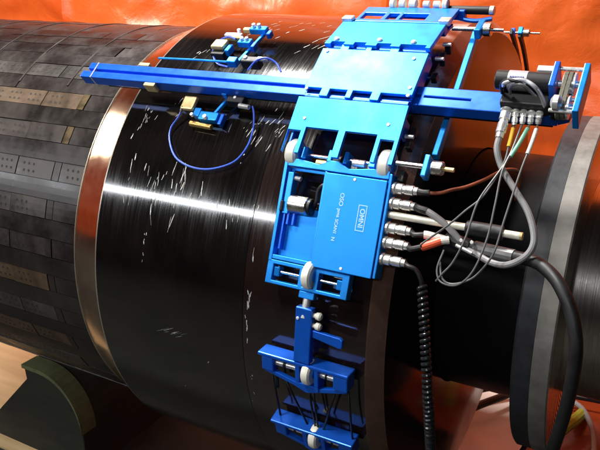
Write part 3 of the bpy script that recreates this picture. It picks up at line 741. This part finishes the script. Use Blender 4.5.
# brass end stops clamped under the rail
for a, b in ((.071, .0135), (.094, -.0138)):
    m = MB(); m.box(FR, a - .0075, a + .0075, b - .0022, b + .0022, -.011, .0005); m.build('end_stop', M['gold'], rail, .001)

# ------------------------------------------------------------------ the two sprung probe holders
def probe(name, label, th, x, sgn):
    """th: angle of the probe body; the thin arm runs from the rail (sgn=+1: below it)"""
    rt = thing(name, label, 'probe holder', CP(x, th, .302))
    return rt
pa = probe('probe_holder', 'small blue and brass probe holder on the near side of the rail', 43, .17, 1)
F = fr(41.3, .306)
m = MB(); m.box(F, .1345, .1510, .0060, .0225, .003, .0085); m.build('brass_shoe', M['gold'], pa, .0015)
m = MB(); m.box(F, .1360, .1495, .0065, .0215, -.0055, .0029); m.build('probe_body', M['black'], pa, .001)
m = MB(); m.box(F, .1515, .1600, .0005, .0110, -.004, .0050); m.build('clamp_block', M['blue'], pa, .0012)
m = MB(); m.box(F, .1610, .1850, -.0030, .0070, -.003, .0060); m.build('carrier_block', M['blue'], pa, .0012)
m = MB(); m.box(F, .1860, .1905, -.0055, .0075, -.004, .0035); m.build('carrier_cheek', M['blue_dark'], pa, .0010)
m = MB(); m.cyl(F(.1500, -.0065, .000), F(.1790, -.0085, .000), .0030, 14); m.build('brass_spring', M['brass'], pa)
m = MB(); m.cyl(F(.1715, -.001, .006), F(.1715, -.001, .0098), .0024, 12); m.build('set_screw', M['screw'], pa)
m = MB(); m.cyl(F(.1530, .0005, .005), F(.1530, .0005, .0085), .0020, 12); m.build('set_screw', M['screw'], pa)
m = MB(); m.prism(F, [(.1765, .0075), (.1800, .0075), (.1915, .0330), (.1880, .0330)], .000, .0042); m.build('swing_arm', M['blue'], pa, .0007)
m = MB(); m.tube([F(.1010, .0360, .006), F(.1450, .0350, .006), F(.1860, .0335, .006)], .0013, 8); m.build('guide_wire', M['blue'], pa)
F = fr(46.9, .316)
m = MB(); m.box(F, .1850, .1915, -.0075, .0000, -.002, .0055); m.build('pivot_block', M['blue'], pa, .0010)
m = MB(); m.box(F, .1930, .2140, -.0145, -.0045, -.006, .004); bx = m.build('amplifier_box', M['black'], pa, .0015)
m = MB(); m.box(F, .1905, .2150, -.0045, -.0010, -.004, .0052); m.build('brass_bracket', M['gold'], pa, .0008)
screw(bx, F, .2030, -.0090, .004, .0018, .0012)
m = MB(); m.cyl(F(.2100, -.0165, .001), F(.2230, -.0175, .001), .0026, 12); m.build('plug', M['nickel'], pa)

pb = probe('probe_holder', 'small blue and brass probe holder on the far side of the rail, below the tarpaulin', 60, .16, -1)
F = fr(60.5, .308)
m = MB(); m.box(F, .1280, .1450, -.0085, .0060, .004, .0095); m.build('brass_shoe', M['gold'], pb, .0015)
m = MB(); m.box(F, .1295, .1470, -.0150, .0050, -.0065, .0039); m.build('probe_body', M['black'], pb, .001)
m = MB(); m.box(F, .1460, .1520, -.0100, .0030, -.003, .0055); m.build('clamp_block', M['blue'], pb, .0012)
m = MB(); m.box(F, .1330, .1560, .0150, .0210, .005, .0090); m.build('white_shoe', M['screw'], pb, .0012)
m = MB(); m.cyl(F(.1410, .0085, .0085), F(.1620, .0105, .0085), .0028, 14); m.build('brass_spring', M['brass'], pb)
m = MB(); m.box(F, .1590, .1760, .0010, .0100, .002, .0095); m.build('carrier_block', M['blue'], pb, .0012)
m = MB(); m.box(F, .1765, .1815, -.0010, .0085, -.002, .0060); m.build('carrier_cheek', M['blue_dark'], pb, .0010)
m = MB(); m.box(F, .1590, .1820, .0290, .0370, .001, .0085); m.build('carrier_block', M['blue'], pb, .0012)
m = MB(); m.box(F, .1825, .1880, .0260, .0340, -.002, .0050); m.build('carrier_cheek', M['blue_dark'], pb, .0010)
m = MB(); m.box(F, .1480, .1590, .0320, .0370, .000, .0060); m.build('brass_shoe', M['gold'], pb, .0012)
for a, b in ((.1640, .0062), (.1700, .0068), (.1645, .0340), (.1715, .0340), (.1510, .0220)):
    m = MB(); m.cyl(F(a, b, .0085), F(a, b, .0125), .0022, 12); m.build('set_screw', M['screw'], pb)
m = MB(); m.prism(F, [(.1690, -.0290), (.1730, -.0290), (.1780, .0330), (.1745, .0330)], -.002, .0019); m.build('swing_arm', M['blue'], pb, .0007)
F = fr(54.2, .318)
m = MB(); m.box(F, .1690, .1805, -.0040, .0045, -.004, .0050); m.build('pivot_block', M['blue'], pb, .0010)
m = MB(); m.box(F, .1850, .2080, -.0010, .0080, -.008, .0040); bx = m.build('amplifier_box', M['black'], pb, .0015)
screw(bx, F, .1900, .0050, .0040, .0024, .0018)
m = MB(); m.cyl(F(.2060, .0050, .003), F(.2200, .0040, .003), .0026, 12); m.build('plug', M['nickel'], pb)
m = MB(); m.tube([F(.070, .0005, -.001), F(.1200, .0015, -.001), F(.1690, .0015, -.001)], .0013, 8); m.build('guide_wire', M['blue'], pb)

# ------------------------------------------------------------------ cables
def cable(name, label, pts, r, mt, cat='cable', n=12, seg=10, parts=(), group=None):
    P = spline(pts, n); rt = thing(name, label, cat, P[0], group)
    m = MB(); m.tube(P, r, seg); m.build('sheath', M[mt], rt)
    for (pn, i0, i1, rr, mm) in parts:
        a, b = int(i0*(len(P) - 1)), max(int(i0*(len(P) - 1)) + 1, int(i1*(len(P) - 1)))
        m = MB(); m.tube(P[a:b + 1], rr, 12); m.build(pn, M[mm], rt)
    return rt
def plug(parent, p, q, r):
    L = (Vector(q) - Vector(p)).length
    m = MB(); m.revolve(p, q, [(0, r*.95), (.001, r*1.08), (L*.30, r*1.08), (L*.32, r*.86), (L*.42, r*.86), (L*.44, r*1.0), (L*.80, r*1.0), (L*.83, r*.82), (L, r*.78)], 18)
    return m.build('plug', M['nickel'], parent)
def relief(parent, p, q, r):
    m = MB(); m.cyl(p, q, r, 12); return m.build('strain_relief', M['rubber'], parent)
g = [(0.4846,-0.2531,0.6794), (0.4854,-0.2592,0.6706), (0.4920,-0.2644,0.6574), (0.5062,-0.2744,0.6433), (0.5198,-0.2832,0.6294), (0.5279,-0.2918,0.6142), (0.5279,-0.2972,0.6034), (0.5208,-0.2992,0.5943), (0.5096,-0.2989,0.5877), (0.4965,-0.2941,0.5860), (0.4829,-0.2877,0.5882), (0.4677,-0.2832,0.5909)]
c = cable('grey_cable', 'thick grey cable looping from the junction box down behind the thin wires', g, .0027, 'grey_cable')
plug(c, FR(.4850, -.0150, .006), Vector(g[0]), .0042)
c = cable('signal_cable', 'grey cable from the second socket of the blue box, running into the black bundle', [F4(.4230, .0695, -.006)] + [(0.4286,-0.2772,0.6158), (0.4381,-0.2782,0.6140), (0.4545,-0.2804,0.6057), (0.4689,-0.2820,0.5935), (0.4744,-0.2825,0.5901)], .0030, 'grey_cable',
          parts=[('strain_relief', 0, .36, .0034, 'rubber'), ('red_collar', .86, .94, .0033, 'red_sleeve')])
plug(c, F4(.4030, .0695, -.006), F4(.4230, .0695, -.006), .0046)
bk = [(0.4543,-0.2774,0.5939), (0.4683,-0.2796,0.5916), (0.4842,-0.2811,0.5906), (0.5100,-0.2854,0.5909), (0.5312,-0.2934,0.5927), (0.5466,-0.3039,0.5887), (0.5572,-0.3127,0.5803), (0.5665,-0.3191,0.5653), (0.5726,-0.3241,0.5449), (0.5736,-0.3245,0.5199), (0.5716,-0.3208,0.4880), (0.5667,-0.3119,0.4512), (0.5604,-0.2955,0.4084), (.548, -.27, .30), (.53, -.24, .16), (.50, -.20, .05)]
c = cable('umbilical_cable', 'thick black umbilical cable curving down in front of the flange', bk, .0052, 'rubber', seg=14,
          parts=[('gland', 0, .10, .0066, 'black'), ('heat_shrink', .12, .215, .0060, 'thin_cable')])
m = MB(); p, q = Vector((.466, -.2895, .5935)), Vector((.481, -.2925, .5900)); m.cyl(p, q, .0016, 10); m.build('cable_tie', M['nickel'], c)
for x in (.4700, .4790):
    m = MB(); m.cyl((x, -.2860, .5965), (x, -.2895, .5985), .0016, 8); m.build('tie_head', M['nickel'], c)
wires = [('wire_a', [(0.4929,-0.2405,0.6889), (0.4933,-0.2534,0.6745), (0.4929,-0.2660,0.6604), (0.4844,-0.2846,0.6385), (0.4722,-0.2926,0.6253), (0.4597,-0.2975,0.6117), (0.4407,-0.2994,0.5940), (0.4384,-0.2971,0.5892)], .4925, 'yellow_sleeve', 'thin grey wire with yellow sleeve, crossing down to the red sleeve'),
         ('wire_b', [(0.4991,-0.2393,0.6901), (0.4970,-0.2572,0.6715), (0.4947,-0.2748,0.6568), (0.4957,-0.2922,0.6339), (0.4951,-0.3055,0.6093), (0.4881,-0.3126,0.5831), (0.4759,-0.3118,0.5680), (0.4613,-0.3082,0.5661), (0.4555,-0.3030,0.5747), (0.4578,-0.2949,0.5894)], .4990, None, 'thin grey wire from the middle junction socket with the lowest loop'),
         ('wire_c', [(0.5054,-0.2388,0.6906), (0.4993,-0.2570,0.6717), (0.4905,-0.2761,0.6532), (0.4838,-0.2887,0.6395), (0.4813,-0.2970,0.6296), (0.4780,-0.3068,0.6066), (0.4704,-0.3093,0.5862), (0.4628,-0.3093,0.5749), (0.4558,-0.3046,0.5645)], .5052, 'green_sleeve', 'thin grey wire with pale green sleeve crossing the other wires leftwards'),
         ('wire_d', [(0.5116,-0.2383,0.6911), (0.5107,-0.2531,0.6764), (0.5083,-0.2695,0.6589), (0.5048,-0.2938,0.6250), (0.5022,-0.3059,0.6015), (0.4960,-0.3077,0.5873), (0.4862,-0.3095,0.5746), (0.4712,-0.3100,0.5671), (0.4615,-0.3071,0.5694), (0.4558,-0.2971,0.5789)], .5115, 'white_sleeve', 'thin grey wire from the rightmost junction socket, hanging straightest')]
for _, pts, sa, sl, lab in wires:
    p0 = FR(sa, -.0150, .006)
    c = cable('thin_wire', lab, pts, .00085, 'thin_cable', 'wire', group='thin wires from the junction box',
              parts=[('sleeve', .03, .16, .0017, sl)] if sl else ())
    plug(c, p0, Vector(pts[0]), .0027)
c = cable('orange_wire', 'thin brown orange wire from the top socket of the blue box towards the neck', [F4(.4230, .0830, -.006), (0.4297,-0.2697,0.6284), (0.4421,-0.2667,0.6295), (0.4505,-0.2605,0.6318), (0.4598,-0.2509,0.6334), (0.4709,-0.2356,0.6375), (0.4828,-0.2122,0.6427), (.487, -.17, .63), (.483, -.155, .60)], .0016, 'orange_cable', 'wire',
          parts=[('strain_relief', 0, .17, .0030, 'rubber')])
plug(c, F4(.4030, .0830, -.006), F4(.4230, .0830, -.006), .0046)
c = cable('white_lead', 'lead with white sleeve from the socket just below the cream rod', [F4(.4230, .0475, -.006), (0.4289,-0.2868,0.5950), (0.4381,-0.2852,0.5962), (0.4484,-0.2836,0.5948), (0.4585,-0.2821,0.5934)], .0026, 'rubber', 'wire',
          parts=[('sleeve', .46, .98, .0036, 'white_sleeve')])
plug(c, F4(.4030, .0475, -.006), F4(.4230, .0475, -.006), .0046)
c = cable('red_lead', 'lead with bright red sleeve beside the black bundle', [F4(.4230, .0345, -.006), (0.4278,-0.2919,0.5836), (0.4377,-0.2924,0.5875), (0.4458,-0.2908,0.5912), (0.4526,-0.2882,0.5943), (0.4586,-0.2855,0.5954)], .0026, 'rubber', 'wire',
          parts=[('sleeve', .40, .80, .0036, 'red_sleeve'), ('end_sleeve', .80, 1, .0034, 'white_sleeve')])
plug(c, F4(.4030, .0345, -.006), F4(.4230, .0345, -.006), .0046)
# coiled lead from the lowest socket
path = spline([(0.4412,-0.2966,0.5536), (0.4483,-0.3067,0.5273), (0.4554,-0.3160,0.4952), (0.4602,-0.3180,0.4582), (0.4608,-0.3059,0.4096), (0.4567,-0.2827,0.3595), (.452, -.27, .26), (.45, -.262, .14)], 60)
c = thing('coiled_lead', 'black spiral coiled lead hanging from the lowest socket of the blue box', 'cable', path[0])
lead = [F4(.4230, .0195, -.006), (0.4275,-0.2965,0.5694), (0.4349,-0.2962,0.5671), (0.4401,-0.2969,0.5591), (0.4414,-0.2968,0.5528)]
m = MB(); m.tube(spline(lead, 10), .0021, 10); m.build('straight_lead', M['rubber'], c)
plug(c, F4(.4030, .0195, -.006), F4(.4230, .0195, -.006), .0046)
hel = []; acc = 0; prev = path[0]; fine = []
for a, b in zip(path, path[1:]):
    for k in range(8): fine.append(a.lerp(b, k/8))
for p in fine:
    acc += (p - prev).length; d = (p - prev).normalized() if (p - prev).length > 1e-9 else Vector((0, 0, -1)); prev = p
    u = Vector((1, 0, 0)); u = (u - d*u.dot(d)).normalized(); v = d.cross(u); a = 2*pi*acc/.0050
    hel.append(p + u*(.0032*cos(a)) + v*(.0032*sin(a)))
m = MB(); m.tube(hel, .0018, 8); m.build('coil', M['coilmat'], c)
# probe cables
cable('probe_cable', 'blue cable in a wide loop below the near probe holder', [(0.1376,-0.2298,0.6740), (0.1328,-0.2316,0.6630), (0.1263,-0.2383,0.6503), (0.1295,-0.2459,0.6388), (0.1421,-0.2550,0.6255), (0.1585,-0.2594,0.6185), (0.1805,-0.2608,0.6162), (0.2010,-0.2589,0.6194), (0.2201,-0.2534,0.6279), (0.2295,-0.2448,0.6419), (0.2307,-0.2348,0.6578), (0.2276,-0.2277,0.6718), (0.2240,-0.2243,0.6800)], .0011, 'blue_cable', parts=[('bare_end', 0, .05, .0014, 'thin_cable')])
cable('probe_cable', 'blue cable in a small loop left of the far probe holder', [(0.1659,-0.1833,0.7125), (0.1439,-0.1732,0.7147), (0.1285,-0.1590,0.7250), (0.1300,-0.1505,0.7356), (0.1450,-0.1517,0.7418), (0.1615,-0.1598,0.7407)], .0011, 'blue_cable')
cable('probe_cable', 'blue cable arching right of the far probe holder down to the rail', [(0.2009,-0.1965,0.7126), (0.2086,-0.1924,0.7220), (0.2183,-0.1879,0.7252), (0.2294,-0.1860,0.7204), (0.2382,-0.1906,0.7121)], .0011, 'blue_cable')
for k, pts in enumerate(([(0.4821,-0.2450,0.7212), (0.4859,-0.2557,0.7247), (0.4935,-0.2556,0.7275), (0.5021,-0.2558,0.7273), (0.5107,-0.2577,0.7227), (0.5143,-0.2481,0.7139), (0.5154,-0.2365,0.7043)],
                         [(0.4791,-0.2341,0.7134), (0.4806,-0.2464,0.7224), (0.4881,-0.2559,0.7272), (0.4980,-0.2575,0.7257), (0.5051,-0.2508,0.7183)],
                         [(0.4871,-0.2391,0.7144), (0.4886,-0.2484,0.7200), (0.4941,-0.2569,0.7242), (0.5020,-0.2585,0.7237), (0.5101,-0.2518,0.7153)])):
    cable('motor_wire', ('silvery wire arching over the top of the black junction box', 'black wire hooked at the left end of the black junction box', 'dark wire lowest of those arching over the junction box')[k], pts, (.0017, .0013, .0012)[k], ('label', 'black', 'thin_cable')[k], 'wire', group='motor wires')
# cream rod with black grip
rd = thing('push_rod', 'cream rod with black grip sticking out of the blue box', 'rod', F4(.400, .0592, -.006))
p, q = F4(.4002, .0592, -.006), CP(.5172, 27.75, .3155); d = (q - p); 
m = MB(); m.cyl(p, q, .0032, 16); m.build('shaft', M['rod'], rd)
m = MB(); m.cyl(p + d*.60, p + d*.865, .0062, 18, .001); m.build('grip', M['rubber'], rd)
m = MB(); m.cyl(q - d*.02, q + d*.001, .0034, 16); m.build('end_ring', M['gold'], rd)
# loose black cables on the floor sheet
cable('floor_cable', 'black cable lying on the salmon sheet, nearest the flange', [(.52, .62, .06), (.44, .50, .055), (.40, .40, .05), (.345, .30, .05), (.33, .20, .055), (.32, .05, .05), (.33, -.15, .05)], .0075, 'rubber')
cable('floor_cable', 'black cable lying on the salmon sheet, nearest the drum', [(.58, .44, .06), (.47, .44, .05), (.39, .42, .05), (.33, .36, .05), (.295, .28, .05), (.28, .15, .05), (.29, -.1, .05)], .0065, 'rubber')
cable('webbing_strap', 'lime green webbing strap end on the deep orange tarpaulin beside the umbilical cable', [(.500, .30, .05), (.513, .335, .052), (.522, .365, .050), (.530, .40, .046)], .010, 'lime', 'strap')
cable('floor_cable', 'pale cable lying on the deep orange tarpaulin at the right edge', [(.50, .43, .05), (.53, .40, .052), (.555, .34, .05), (.57, .25, .05)], .005, 'grey_cable')
